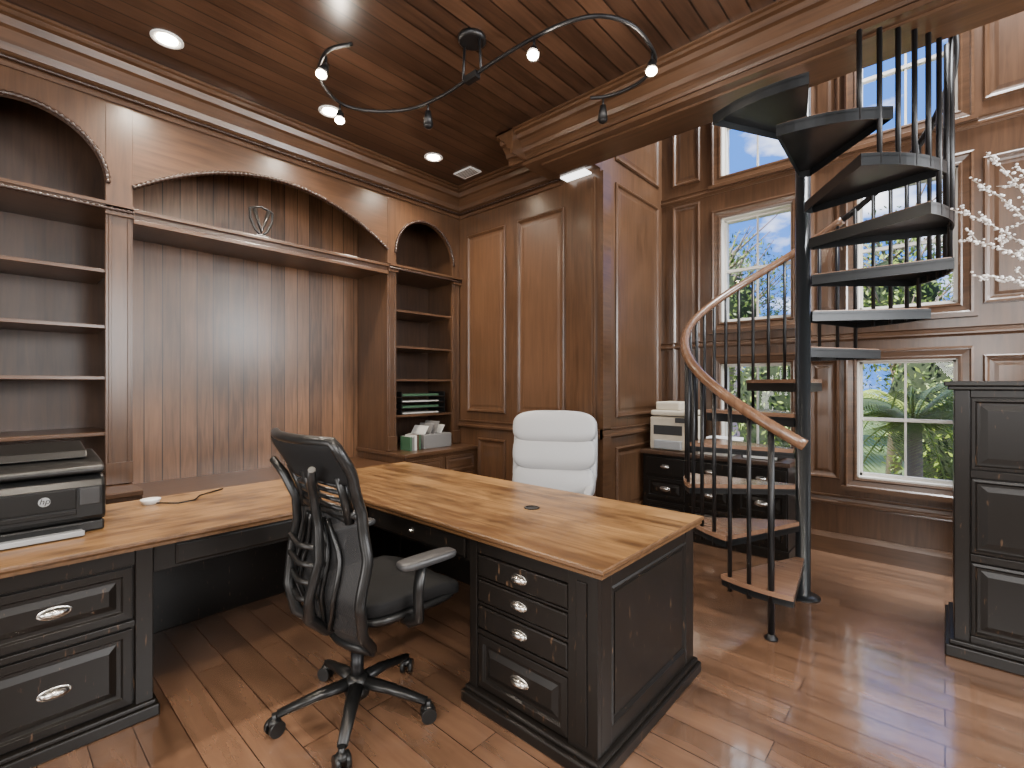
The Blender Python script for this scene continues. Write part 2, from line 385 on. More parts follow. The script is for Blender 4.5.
# ------------------------------------------------------------ built-ins along the left wall
XF=-4.0
def tower(name,y0,y1,oy0,oy1,label,base_front):
    r=root(name,(XF,(y0+y1)/2,0),label,'bookcase')
    mb=MB(fX(XF))
    for a,b in [(y0,oy0),(oy1,y1)]:
        mb.box(a,b,-.03,0,.76,ZC-.05)
        if b-a>.09:
            mb.box(a+.015,a+.028,0,.012,.9,2.5); mb.box(b-.028,b-.015,0,.012,.9,2.5)
            mb.box(a-.005,b+.005,0,.03,2.5,2.58)
            mb.box(a,b,0,.015,.76,.9)
    mb.arch(oy0,oy1,2.70,.37,ZC-.05,-.03,0)
    mb.obj('body',M_wall,r,bevel=.002)
    mb=MB(fX(XF)); mb.box(y0,y0+.02,-.55,-.03,.74,ZC-.05); mb.box(y1-.02,y1,-.55,-.03,.74,ZC-.05); mb.obj('side_panel',M_wall,r)
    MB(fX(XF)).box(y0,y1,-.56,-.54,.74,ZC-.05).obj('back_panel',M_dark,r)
    mb=MB(fX(XF)); mb.box(y0,y1,-.54,.03,2.53,2.57); mb.box(y0,y1,-.0,.045,2.555,2.575); mb.mat=1; rope(mb,[(y0,.03,2.535),(y1,.03,2.535)],.014,.03)
    mb.obj('ledge',[M_wallY,M_rope],r)
    for z in [2.15,1.79,1.46,1.10]:
        MB(fX(XF)).box(oy0-.02,oy1+.02,-.53,-.02,z-.022,z).obj('shelf',M_wallY,r,bevel=.002)
    mb=MB(fX(XF)); P=[]
    for k in range(33):
        t=pi*k/32; P.append(((oy0+oy1)/2-math.cos(t)*((oy1-oy0)/2+.012),.008,2.70+math.sin(t)*.382))
    rope(mb,P,.016,.03); mb.obj('arch_moulding',M_rope,r)
    mb=MB(fX(XF)); bf=base_front-XF
    mb.box(y0,y1,-.55,bf,.0,.72); mb.obj('base_cabinet',M_wall,r)
    mb=MB(fX(XF)); mb.box(y0-.02,y1,-.55,bf+.03,.72,.755); mb.obj('counter',M_wallY,r,bevel=.006)
    ym=(y0+y1)/2
    for a,b in [(y0+.04,ym-.02),(ym+.02,y1-.05)]:
        MB(fX(base_front)).rings(a,b,.52,.68,[(0,0),(0,.015),(.02,.018),(.03,.008),(.05,.014)]).obj('drawer',M_wallY,r)
        MB(fX(base_front)).rings(a,b,.14,.49,[(0,0),(0,.015),(.03,.018),(.045,.008),(.075,.014)]).obj('door',M_wall,r)
    return r
tower('bookcase',-.40,.68,-.22,.54,'dark stained wood built-in bookcase with arched top and empty shelves',-3.72)
tower('bookcase',2.64,3.565,2.74,3.46,'dark stained wood built-in bookcase with arched top holding papers and books',-3.72)
r=root('wall_alcove',(XF,1.66,0),'stained wood plank alcove with segmental arch and long display ledge','built-in cabinet')
MB(fX(XF)).box(.68,2.64,-.57,-.55,.5,ZC-.05).obj('back_panel',M_planks,r)
mb=MB(fX(XF)); mb.arch(.68,2.64,2.71,.34,ZC-.05,-.03,-.004,ell=False); mb.obj('arch',M_wallY,r)
mb=MB(fX(XF)); P=[]
for k in range(41):
    u=-1+2*k/40; P.append((1.66+u*.98,.006,2.71+.345*(1-u*u)))
rope(mb,P,.017,.03); mb.obj('arch_moulding',M_rope,r)
mb=MB(fX(XF)); mb.box(.68,2.64,-.55,.0,2.50,2.55); mb.box(.68,2.64,-.05,.02,2.47,2.50); mb.box(.68,2.64,-.02,.03,2.54,2.565); mb.obj('ledge',M_wallY,r,bevel=.003)
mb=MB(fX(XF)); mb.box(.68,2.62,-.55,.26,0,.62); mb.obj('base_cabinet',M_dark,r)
mb=MB(fX(XF)); mb.box(.68,2.62,-.55,.28,.62,.655); mb.obj('counter',M_wallY,r,bevel=.005)

r=root('shield_award',(-4.02,1.5,2.566),'small dark metal V-shaped shield award standing on the wooden ledge','award')
a=1.5; out=[(-.085,.22),(-.05,.235),(0,.25),(.05,.235),(.085,.22),(.08,.14),(.045,.06),(0,.02),(-.045,.06),(-.08,.14)]
mb=MB(fX(-4.04)); mb.tube([(a+x,.0,2.57+z) for x,z in out],.010,6,closed=True); mb.obj('rim',M_pewd,r)
mb=MB(fX(-4.04)); mb.tube([(a-.055,.006,2.79),(a,.006,2.62),(a+.055,.006,2.79)],.016,6); mb.obj('emblem',M_pewd,r)
MB(fX(-4.04)).box(a-.05,a+.05,-.04,.03,2.566,2.59).obj('stand',M_pewd,r,bevel=.003)

# ------------------------------------------------------------ books and papers
def simple_top(name,mb,mats,label,cat,origin,bevel=0,**p):
    o=mb.obj(name,mats,None,True,bevel,label=label,category=cat,**p)
    ov=Vector(origin)
    for v in o.data.vertices: v.co-=ov
    o.location=ov
    return o
x=2.80
for k in range(5):
    t=.02+random.random()*.012; h=.13+random.random()*.05
    mb=MB(); mb.mat=0; mb.box(-4.02,-3.86,x,x+t,.756,.756+h); mb.mat=1; mb.box(-4.015,-3.862,x+.003,x+t-.003,.76,.757+h)
    simple_top('book',mb,[[M_green,M_grey,M_paper,M_dark,M_green][k],M_paper],'thin upright book standing on the bookcase counter','book',(-3.94,x+t/2,.756),group='books on the bookcase counter')
    x+=t+.002
mb=MB(); mb.box(-4.15,-3.86,2.97,3.33,.756,.90)
simple_top('storage_bin',mb,M_grey,'grey linen storage bin filled with files on the bookcase counter','storage bin',(-4.0,3.13,.756),.008)
for k in range(4):
    mb=MB(); y=3.0+k*.07; hh=.08+.02*(k%3)
    A=[mb.av(p) for p in [(-4.12,y,.902),(-3.9,y,.902),(-3.9,y+.05,.902+hh),(-4.12,y+.05,.902+hh)]]; B=[mb.av(p) for p in [(-4.12,y+.012,.902),(-3.9,y+.012,.902),(-3.9,y+.062,.902+hh),(-4.12,y+.062,.902+hh)]]
    for q in range(4): mb.af([A[q],A[(q+1)%4],B[(q+1)%4],B[q]])
    mb.af(A); mb.af(B[::-1])
    simple_top('file_folder',mb,[M_paper,M_grey,M_grey,M_paper][k],'paper file leaning in the grey bin','folder',(-4.0,y,.902),group='files in the storage bin')
for k in range(4):
    mb=MB(); z=1.101+k*.06
    mb.box(-4.30,-4.03,2.82,3.38,z,z+.006); mb.box(-4.30,-4.03,2.82,2.826,z,z+.05); mb.box(-4.30,-4.03,3.374,3.38,z,z+.05); mb.mat=1; mb.box(-4.28,-4.04,2.84,3.3,z+.007,z+.018+.01*(k%2))
    simple_top('letter_tray',mb,[M_plast,M_green if k in (1,3) else M_paper],'black stacking letter tray filled with paper on the shelf','letter tray',(-4.15,3.05,z),group='letter trays on the shelf')

# ------------------------------------------------------------ desk
ZT=.76
desk=root('desk',(-2.2,1.9,0),'L-shaped desk with honey pine top and black painted apron','desk')
mb=MB(); 
P=[(-3.36,-.9),(-2.47,-.9),(-2.47,1.45),(-.885,1.45),(-.885,2.385),(-3.36,2.385)]
A=[mb.av((x,y,ZT)) for x,y in P]; 
mb.mat=0; mb.af([A[2],A[3],A[4],A[5],mb.av((-3.36,1.45,ZT))])
mb.mat=1; mb.af([mb.av((-3.36,-.9,ZT)),mb.av((-2.47,-.9,ZT)),mb.av((-2.47,1.45,ZT)),mb.av((-3.36,1.45,ZT))])
mb.mat=2
def inset(P,d):
    out=[];n=len(P)
    for i in range(n):
        p0=Vector(P[i-1]);p1=Vector(P[i]);p2=Vector(P[(i+1)%n])
        d1=(p1-p0).normalized();d2=(p2-p1).normalized()
        n1=Vector((-d1.y,d1.x));n2=Vector((-d2.y,d2.x))
        out.append(tuple(p1+(n1+n2)*d))
    return out
prev=A
for d,z in [(-.004,-.004),(-.005,-.014),(.0,-.02),(.004,-.024),(.004,-.036),(.02,-.04),(.02,-.042)]:
    L=[mb.av((x,y,ZT+z)) for x,y in inset(P,d)]
    for k in range(len(P)): mb.af([prev[k],prev[(k+1)%6],L[(k+1)%6],L[k]])
    prev=L
mb.af(prev)
o=mb.obj('worktop',[M_top,M_topY,M_topedge],desk)
mb=MB(); mb.box(-2.55,-2.53,.50,1.42,.60,.718); mb.box(-2.47,-1.59,1.50,1.52,.60,.718); mb.box(-2.55,-2.47,1.42,1.52,.60,.718)
mb.obj('apron',M_black,desk,bevel=.002)
mb=MB(); mb.box(-3.34,-3.32,.50,2.34,.002,.718); mb.box(-3.3,-1.59,2.30,2.32,.002,.718); mb.obj('modesty_panel',M_black,desk)
MB(fX(-2.53)).rings(.58,1.36,.615,.705,[(0,0),(0,.012),(.008,.016)]).obj('drawer',M_black,desk)
MB(fY(1.50)).rings(-2.44,-1.63,.615,.705,[(0,0),(0,.012),(.008,.016)]).obj('drawer',M_black,desk)
def pull(T,a,z,parent,w=.044,h=.019,o_=.024,c0=.017):
    mb=MB(T); mb.dome(a,z,w,h,o_,c0); mb.dome(a,z,w+.006,h+.005,.004,c0)
    return mb.obj('handle',M_nick,parent,label='brushed nickel oval cup pull')
for T,a in [(fX(-2.53),1.25),(fY(1.50),-2.03)]:
    pull(T,a,.66,desk,.014,.012,.02,.014)
simple_top('cable_grommet',MB().lathe((-1.61,1.94,ZT+.0005),[(.042,0),(.042,.003),(.03,.004),(.03,.001)],24),M_plast,'round black cable grommet in the desk top','grommet',(-1.61,1.94,ZT))
def dpanel(T,a0,a1,z0,z1,parent,pa=None):
    if z1-z0>.17: pr=[(0,0),(0,.016),(.03,.018),(.036,.006),(.05,.006),(.075,.017)]
    else: pr=[(0,0),(0,.016),(.006,.019)]
    d=MB(T).rings(a0,a1,z0,z1,pr).obj('drawer',M_black,parent,bevel=.0015)
    h=pull(T,(a0+a1)/2 if pa is None else pa,(z0+z1)/2,parent); h.parent=d
    return d
r=root('drawer_cabinet',(-2.9,.05,0),'black distressed two-drawer desk pedestal with nickel cup pulls','drawer cabinet')
mb=MB(); mb.box(-3.3,-2.53,-.70,.47,.02,.717); mb.box(-2.53,-2.505,.435,.495,.07,.717); mb.box(-2.53,-2.505,-.75,-.10,.07,.717)
mb.box(-2.53,-2.51,-.10,.435,.655,.717); mb.box(-2.53,-2.51,-.10,.435,.40,.425); mb.box(-3.3,-2.53,.47,.49,.1,.717)
mb.obj('body',M_black,r,bevel=.003)
mb=MB(); mb.box(-3.3,-2.485,-.77,.515,0,.05); mb.box(-3.29,-2.495,-.76,.505,.05,.07); mb.obj('plinth',M_black,r,bevel=.006)
for z0,z1 in [(.435,.645),(.08,.39)]: dpanel(fX(-2.53),-.09,.425,z0,z1,r,pa=.19)
r=root('drawer_cabinet',(-1.25,1.9,0),'black distressed four-drawer desk pedestal with raised end panel','drawer cabinet')
PX0,PX1,PY0,PY1=-1.58,-.93,1.475,2.34
mb=MB(); mb.box(PX0,PX1,PY0+.02,PY1,.02,.716)
mb.box(PX1-.115,PX1+.015,PY0-.005,PY0+.02,.07,.715); mb.box(PX0,PX0+.045,PY0-.005,PY0+.02,.07,.715)
mb.box(PX1-.075,PX1-.03,PY0-.012,PY0-.005,.10,.69)
for z0,z1 in ((.665,.714),(.553,.562),(.44,.452),(.31,.332)): mb.box(PX0+.045,PX1-.115,PY0,PY0+.02,z0,z1)
mb.box(PX1,PX1+.015,PY0+.02,PY0+.09,.07,.715); mb.box(PX1,PX1+.015,PY1-.09,PY1,.07,.715)
mb.box(PX1,PX1+.013,PY0+.09,PY1-.09,.66,.714); mb.box(PX1,PX1+.013,PY0+.09,PY1-.09,.07,.14)
mb.obj('body',M_black,r,bevel=.002)
MB(fX(PX1)).rings(PY0+.09,PY1-.09,.14,.66,[(0,.013),(.008,.018),(.016,.004),(.03,.004),(.032,.010)]).obj('end_panel',M_black,r)
mb=MB(); mb.box(PX0-.025,PX1+.045,PY0-.04,PY1+.03,0,.05); mb.box(PX0-.015,PX1+.032,PY0-.024,PY1+.02,.05,.07); mb.obj('plinth',M_black,r,bevel=.007)
for z0,z1 in [(.567,.657),(.457,.547),(.34,.434),(.08,.305)]: dpanel(fY(PY0+.015),PX0+.05,PX1-.12,z0,z1,r)

# ------------------------------------------------------------ tall black cabinet
r=root('filing_cabinet',(.4,3.65,0),'tall black distressed cabinet with raised panel drawers','cabinet')
cy=3.40
mb=MB(); mb.box(.035,.86,cy+.02,3.95,.02,1.38); mb.box(.035,.095,cy,cy+.02,.08,1.38); mb.box(.80,.86,cy,cy+.02,.08,1.38)
for z in (.08,.50,.93,1.34): mb.box(.095,.80,cy+.001,cy+.02,z,z+.04)
mb.obj('body',M_black,r,bevel=.004)
mb=MB(); mb.box(.0,.89,cy-.035,3.97,0,.06); mb.box(.015,.88,cy-.02,3.96,.06,.085); mb.obj('plinth',M_black,r,bevel=.006)
mb=MB(); mb.box(.01,.88,cy-.03,3.96,1.38,1.40); mb.box(-.005,.895,cy-.045,3.97,1.40,1.425); mb.obj('top',M_black,r,bevel=.005)
for z0,z1 in [(.125,.495),(.545,.925),(.975,1.335)]: 
    MB(fY(cy+.02)).rings(.10,.795,z0,z1,[(0,0),(0,.022),(.014,.026),(.022,.012),(.034,.012),(.06,.020)]).obj('drawer',M_black,r,bevel=.0015)
r=root('blossom_arrangement',(.52,3.68,1.426),'white blossom branches in a white ceramic vase on the black cabinet','flower arrangement')
MB().lathe((.52,3.68,1.426),[(.05,0),(.075,.04),(.085,.12),(.06,.22),(.035,.28),(.045,.31),(.035,.31),(.03,.28)],24).obj('vase',M_white,r)
br=MB(); bl=MB()
def unproj(u,v,d):
    f=(-.6698,.7426); rr=(.7426,.6698); l=(u-512)/480*d
    return Vector((f[0]*d+rr[0]*l,f[1]*d+rr[1]*l,1.41+(384-v)/480*d))
tips=[(986,152),(953,210),(974,276),(972,180),(1016,165),(962,240)]
b0=Vector((.52,3.68,1.72))
for i,(u,v) in enumerate(tips):
    tip=unproj(u,v,2.35+.08*math.sin(i*2.1)); 
    mid=b0.lerp(tip,.5)+Vector((.06,0,.10+.05*(i%2))); P=[]
    for k in range(21):
        t=k/20; P.append(b0*(1-t)**2+mid*2*t*(1-t)+tip*t*t)
    br.tube(P,[.006*(1-.65*k/20) for k in range(21)],5)
    for k in range(6,21):
        for q in range(5):
            p=P[k].lerp(P[k-1],random.random())+Vector([random.gauss(0,.008) for _ in range(3)])
            s_=random.uniform(.004,.009)
            bl.sup(p,(s_,s_,s_*.8),1,1,6,4)
        if k%3==0:
            e=P[k]+Vector((random.uniform(-.08,.02),random.uniform(-.03,.03),random.uniform(-.03,.09))); br.tube([P[k],e],[.003,.0015],4)
            for q in range(7):
                p=P[k].lerp(e,random.uniform(.3,1.05))+Vector([random.gauss(0,.006) for _ in range(3)]); bl.sup(p,(.006,.006,.005),1,1,6,4)
br.obj('branches',M_twig,r); bl.obj('blossoms',M_blossom,r)

# ------------------------------------------------------------ credenza behind stairs
r=root('credenza',(-1.5,4.5,0),'black painted credenza with drawers beneath the window','credenza')
mb=MB(); mb.box(-2.16,-.92,4.28,4.74,.06,.75); mb.obj('body',M_black,r,bevel=.004)
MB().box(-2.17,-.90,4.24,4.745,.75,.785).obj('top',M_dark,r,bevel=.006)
MB().box(-2.17,-.91,4.26,4.74,0,.08).obj('plinth',M_black,r,bevel=.005)
for a in (-2.12,-1.71,-1.30):
    for z0,z1 in [(.56,.72),(.34,.53),(.11,.31)]: dpanel(fY(4.28),a,a+.37,z0,z1,r)
r=root('copier',(-1.93,4.5,.786),'beige desktop copier with paper feeder on the black credenza','printer')
mb=MB(); mb.box(-2.12,-1.74,4.34,4.70,.786,1.10); mb.obj('body',M_beige,r,bevel=.015)
mb=MB(); mb.box(-2.11,-1.75,4.33,4.69,1.11,1.16); mb.box(-2.08,-1.84,4.38,4.66,1.16,1.24); mb.obj('lid',M_beige,r,bevel=.015)
mb=MB(); mb.box(-2.06,-1.80,4.30,4.345,.80,.88); mb.obj('paper_tray',M_silver,r,bevel=.006)
MB().box(-2.08,-1.80,4.334,4.345,.93,1.02).obj('output_slot',M_plast2,r,bevel=.003)
mb=MB(); mb.box(-1.86,-1.76,4.315,4.34,1.05,1.095); mb.obj('control_panel',M_plast2,r,bevel=.004)
for k in range(5):
    mb=MB(); mb.box(-1.64+.006*k,-1.36+.004*k,4.30,4.6,.786+k*.03,.810+k*.03)
    simple_top('paper_stack',mb,[M_paper,M_grey,M_white,M_beige,M_white][k],'flat stack of white papers on the black credenza','paper',(-1.5,4.45,.786+k*.03),.002,group='papers on the credenza')
mb=MB(); mb.box(-1.28,-1.0,4.32,4.62,.786,.79); mb.box(-1.28,-1.275,4.32,4.62,.786,.85); mb.box(-1.005,-1.0,4.32,4.62,.786,.85); mb.mat=1; mb.box(-1.27,-1.01,4.33,4.61,.791,.825)
simple_top('letter_tray',mb,[M_plast,M_white],'black letter tray with white paper on the black credenza','letter tray',(-1.14,4.47,.786))

# ------------------------------------------------------------ spiral staircase
SX,SY=-.70,3.66; RS=.74; RISE=.235
st=root('spiral_staircase',(SX,SY,0),'black steel spiral staircase with wood treads and curved wooden handrail','staircase')
mb=MB(); mb.lathe((SX,SY,0),[(.10,0),(.10,.008),(.055,.014),(.044,.02),(.044,4.3)],28)
mb.obj('pole',M_stair,st)
def ang(k): return rad(262-30*(k-1))
for k in range(1,14):
    mb=MB(); a=ang(k); h=rad(15.5 if k==1 else (17 if k<5 else 21)); z=k*RISE
    P=[(SX+.055*math.cos(a-h*1.6),SY+.055*math.sin(a-h*1.6))]
    for j in range(13):
        t=a-h+2*h*j/12; P.append((SX+RS*math.cos(t),SY+RS*math.sin(t)))
    P.append((SX+.055*math.cos(a+h*1.6),SY+.055*math.sin(a+h*1.6)))
    mb.poly(P,z-.012,z+.008)
    n=len(P); dr=.03 if k<5 else .055
    Pi=[(SX+(x-SX)*.985,SY+(y-SY)*.985) for x,y in P]
    rim=[mb.av((x,y,z-.006)) for x,y in P]; rb=[mb.av((x,y,z-dr)) for x,y in P]; ri=[mb.av((x,y,z-dr)) for x,y in Pi]; rt=[mb.av((x,y,z-.012)) for x,y in Pi]
    for i in range(n):
        q=(i+1)%n
        mb.af([rim[i],rim[q],rb[q],rb[i]]); mb.af([rb[i],rb[q],ri[q],ri[i]]); mb.af([ri[i],ri[q],rt[q],rt[i]])
    mb.mat=1
    if k<7: Q=[(SX+(x-SX)*1.01,SY+(y-SY)*1.01) for x,y in P]; mb.poly(Q,z+.008,z+.034)
    else: Q=[(SX+.012*math.cos(a)+(x-SX)*.97,SY+.012*math.sin(a)+(y-SY)*.97) for x,y in P]; mb.poly(Q,z+.008,z+.014)
    mb.obj('tread',[M_stair,M_tread],st)
def railz(k): return RISE*k+1.0
def railpts(k0,k1):
    P=[]; kk=k0
    while kk<=k1+1e-6: P.append((SX+RS*math.cos(ang(kk)),SY+RS*math.sin(ang(kk)),railz(kk))); kk+=.1
    return P
MB().tube(railpts(.35,7.05),.030,10,flat=1.1).obj('handrail',M_rail,st)
MB().tube(railpts(7.05,10.15),.022,10).obj('handrail',M_iron,st,label='black steel upper handrail section')
k=.77; i=0
while k<11.8:
    a=ang(k); j=max(1,round(k)); x=SX+RS*.985*math.cos(a); y=SY+RS*.985*math.sin(a)
    zb=0 if i==0 else j*RISE-.05; zt=railz(k) if k<=10.15 else 3.235
    if y<3.47 and k>9: zt=min(zt,3.232)
    mb=MB(); 
    if i==0:
        mb.cyl((x,y,0),(x,y,zt),.017,10); mb.lathe((x,y,0),[(.035,0),(.035,.008),(.02,.02),(.016,.03)],14)
    else: mb.cyl((x,y,zb),(x,y,zt),.0125,8)
    mb.obj('baluster',M_iron,st); k+=.25 if k>8 else .31; i+=1

# ------------------------------------------------------------ task chair
ch=root('office_chair',(-1.88,1.09,0),'black mesh swivel task chair with armrests on a five-star base','chair',rad(-2))
mb=MB(); mb.lathe((0,0,.075),[(.05,0),(.055,.02),(.05,.07),(.03,.09)],20)
WA=[rad(x+2) for x in (248,320,32,104,176)]
for a in WA:
    P=[(.03*math.cos(a),.03*math.sin(a),.13),(.15*math.cos(a),.15*math.sin(a),.115),(.31*math.cos(a),.31*math.sin(a),.08)]
    mb.tube(P,[.034,.028,.020],8,flat=.7)
mb.obj('base',M_plast,ch,world=False)
for a in WA:
    mb=MB(); c=Vector((.32*math.cos(a),.32*math.sin(a),0)); t=Vector((-math.sin(a+.5),math.cos(a+.5),0))
    for s_ in (-1,1):
        mb.cyl(c+t*.010*s_+Vector((0,0,.031)),c+t*.028*s_+Vector((0,0,.031)),.031,18)
    mb.cyl(c+Vector((0,0,.03)),c+Vector((0,0,.085)),.012,10); mb.sup(c+Vector((0,0,.05)),(.026,.026,.02),1,1,10,6)
    mb.obj('caster',M_plast,ch,world=False)
MB().lathe((0,0,0),[(.027,.12),(.027,.26),(.018,.26),(.018,.44)],18).obj('gas_lift',M_iron,ch,world=False)
mb=MB(); mb.box(-.1,.1,-.10,.2,.42,.455); mb.tube([(.09,.08,.435),(.22,.09,.43),(.26,.09,.42)],.007,6); mb.sup((0,.04,.41),(.07,.11,.03),.5,.5)
mb.obj('mechanism',M_plast,ch,world=False,bevel=.006)
mb=MB(); mb.sup((0,.16,.50),(.25,.265,.036),.35,.45,40,16)
o=mb.obj('seat',M_fab,ch,world=False)
for v in o.data.vertices:
    if v.co.y>.26: v.co.z-=(v.co.y-.26)*.3
    v.co.z+=abs(v.co.x)*.08
mb=MB(); mb.sup((0,.15,.468),(.25,.25,.022),.4,.45,32,8); mb.obj('seat_pan',M_plast,ch,world=False)
def interp(pts,z):
    for (z0,y0),(z1,y1) in zip(pts,pts[1:]):
        if z<=z1:
            t=(z-z0)/(z1-z0); t=t*t*(3-2*t)*.5+t*.5; return y0+(y1-y0)*t
    return pts[-1][1]
def by(z): return interp([(.34,-.08),(.46,-.165),(.60,-.20),(.76,-.165),(.92,-.17),(1.05,-.215),(1.20,-.29)],z)
def bw_(z): return interp([(.34,.18),(.46,.255),(.60,.30),(.74,.295),(.86,.265),(.95,.255),(1.03,.275),(1.12,.295),(1.18,.29),(1.20,.265)],z)
def bp(u,z): return (u*bw_(z),by(z)+.05*u*u,z)
zsb=[.34+.86*k/40 for k in range(41)]
mb=MB(); g=[[mb.av(bp(-1+2*i/12,z)) for i in range(13)] for z in zsb if z<.93]
for j in range(len(g)-1):
    for i in range(12): mb.af([g[j][i],g[j][i+1],g[j+1][i+1],g[j+1][i]],True)
mb.obj('backrest_mesh',M_mesh,ch,world=False)
mb=MB(); L=[bp(1,z) for z in zsb]+[bp(1-2*i/8,1.20) for i in range(1,8)]+[bp(-1,z) for z in reversed(zsb)]+[bp(-1+2*i/6,.34) for i in range(1,6)]
mb.tube(L,.021,8,closed=True); mb.obj('backrest_frame',M_plast,ch,world=False)
mb=MB(); F=[];Bk=[]
zz=[1.04+.16*k/8 for k in range(9)]
for z in zz: 
    F.append([mb.av(tuple(Vector(bp(-1+2*i/12,z))+Vector((0,.02,0)))) for i in range(13)]); Bk.append([mb.av(tuple(Vector(bp(-1+2*i/12,z))+Vector((0,-.018,0)))) for i in range(13)])
for j in range(8):
    for i in range(12):
        mb.af([F[j][i],F[j][i+1],F[j+1][i+1],F[j+1][i]],True); mb.af([Bk[j][i],Bk[j+1][i],Bk[j+1][i+1],Bk[j][i+1]],True)
mb.af([F[-1][i] for i in range(13)]+[Bk[-1][i] for i in reversed(range(13))]); mb.af([F[0][i] for i in range(13)]+[Bk[0][i] for i in reversed(range(13))])
mb.obj('headrest_pad',M_fab,ch,world=False)
mb=MB()
for z in (.925,.96,.995,1.025): mb.tube([bp(-.78,z),bp(-.3,z+.01),bp(0,z+.015),bp(.3,z+.01),bp(.78,z)],.010,6)
for u in (-.78,.0,.78): mb.tube([bp(u,.88),bp(u,.97),bp(u,1.07)],.024 if u==0 else .022,6)
for s_ in (-1,1): mb.tube([bp(s_*.95,.93),bp(s_*.7,.89),bp(s_*.35,.91)],.015,6)
mb.tube([bp(-1+2*i/10,.91) for i in range(11)],.015,6)
mb.obj('slotted_support',M_plast,ch,world=False)
mb=MB()
for q in (.35,.62):
    P=[]
    for j in range(13):
        z=.44+.44*j/12; u=q*math.sin(pi*(.18+.64*j/12)); P.append(tuple(Vector(bp(u,z))+Vector((0,-.012,0))))
    mb.tube(P,.010,6); mb.tube([(-x,y,z) for x,y,z in P],.010,6)
mb.obj('contour_rib',M_plast,ch,world=False)
mb=MB()
for s_ in (-1,1):
    P=[(s_*.03,-.02,.43),(s_*.05,-.16,.43),(s_*.06,-.235,.50),(s_*.10,-.25,.60),(s_*.13,-.225,.74),(s_*.10,-.215,.86),(s_*.09,-.225,.95),(s_*.13,-.255,1.04),(s_*.19,-.28,1.10)]
    mb.tube(P,[.026,.026,.024,.02,.018,.018,.018,.018,.014],8)
for z,w in [(.58,.09),(.65,.11),(.72,.125),(.79,.12)]:
    mb.tube([(-w,-.235,z),(0,-.25,z-.014),(w,-.235,z)],[.012]*3,6)
mb.obj('spine',M_plast,ch,world=False)
for s_ in (-1,1):
    mb=MB(); X=.325*s_
    mb.tube([(s_*.16,.09,.445),(s_*.27,.09,.45),(X,.09,.48),(X,.085,.58),(X,.10,.685)],[.018,.018,.02,.019,.019],10,flat=1.4)
    mb.obj('arm_post',M_plast,ch,world=False)
    mb=MB(); mb.sup((X,.13,.705),(.045,.135,.016),.4,.5,24,8)
    mb.obj('arm_pad',M_plast2,ch,world=False)

# ------------------------------------------------------------ white executive chair
wc=root('executive_chair',(-2.24,2.90,0),'light grey leather high-back executive chair with padded cushions','chair',rad(180+28))
mb=MB(); mb.lathe((0,0,.07),[(.05,0),(.05,.07),(.03,.09)],18)
for k in range(5):
    a=2*pi*k/5+.3; mb.tube([(.03*math.cos(a),.03*math.sin(a),.13),(.31*math.cos(a),.31*math.sin(a),.08)],[.03,.018],8,flat=.7)
mb.obj('base',M_silver,wc,world=False)
for k in range(5):
    a=2*pi*k/5+.3; mb=MB(); c=Vector((.32*math.cos(a),.32*math.sin(a),.03)); t=Vector((-math.sin(a),math.cos(a),0))
    mb.cyl(c-t*.025,c+t*.025,.03,16); mb.cyl(c,c+Vector((0,0,.05)),.01,8); mb.obj('caster',M_plast,wc,world=False)
MB().lathe((0,0,0),[(.025,.12),(.025,.42)],16).obj('gas_lift',M_silver,wc,world=False)
mb=MB(); mb.sup((0,.02,.47),(.27,.27,.07),.4,.4,32,14); mb.obj('seat',M_leather,wc,world=False)
mb=MB()
Rx=Matrix.Rotation(rad(12),3,'X')
for zc,hz,yo,w in [(.62,.15,-.235,.335),(.85,.14,-.264,.34),(1.05,.125,-.292,.345)]:
    mb.sup((0,yo,zc),(w,.080,hz+.018),.66,.3,44,18,Mx=Rx)
mb.obj('backrest',M_leather,wc,world=False)
mb=MB(); mb.sup((0,-.315,.85),(.345,.07,.315),.35,.25,40,16,Mx=Rx); mb.obj('back_shell',M_leather,wc,world=False)
for s_ in (-1,1):
    mb=MB(); mb.tube([(s_*.26,-.18,.48),(s_*.30,-.2,.56),(s_*.30,.0,.59),(s_*.30,.14,.56),(s_*.27,.16,.44)],.022,8); mb.sup((s_*.30,-.02,.60),(.03,.15,.022),.4,.5,20,8)
    mb.obj('armrest',M_leather,wc,world=False)

# ------------------------------------------------------------ laser printer
pr=root('printer',(-2.95,.14,ZT+.001),'black laser printer with rounded lid and paper tray','printer')
z=ZT+.001; y0,y1=-.09,.38; xb,xf=-3.22,-2.80
mb=MB(); Pp=[(xb,z+.045),(xf-.01,z+.045),(xf+.005,z+.07),(xf,z+.20),(xf-.03,z+.245),(xb,z+.245)]
def sidepoly(mb,Pp,ya,yb):
    A=[mb.av((x_,ya,z_)) for x_,z_ in Pp]; B=[mb.av((x_,yb,z_)) for x_,z_ in Pp]; n=len(Pp)
    for k in range(n): mb.af([A[k],A[(k+1)%n],B[(k+1)%n],B[k]])
    mb.af(A); mb.af(B[::-1])
sidepoly(mb,Pp,y0,y1); mb.obj('body',M_plast,pr,bevel=.014)
mb=MB(); sidepoly(mb,[(xb+.01,z+.25),(xf-.03,z+.25),(xf+.012,z+.262),(xf+.005,z+.285),(xf-.04,z+.30),(xf-.16,z+.315),(xb+.08,z+.33),(xb+.01,z+.30)],y0+.005,y1-.005); mb.obj('lid',M_plast,pr,bevel=.008)
mb=MB(); sidepoly(mb,[(xb+.04,z+.325),(xf-.10,z+.316),(xf-.13,z+.345),(xb+.1,z+.375),(xb+.04,z+.37)],y0+.03,y1-.05); mb.obj('paper_feeder',M_plast,pr,bevel=.008)
mb=MB(); mb.box(xb+.01,xf+.0,y0+.005,y1-.005,z,z+.045); mb.obj('base',M_plast,pr,bevel=.008)
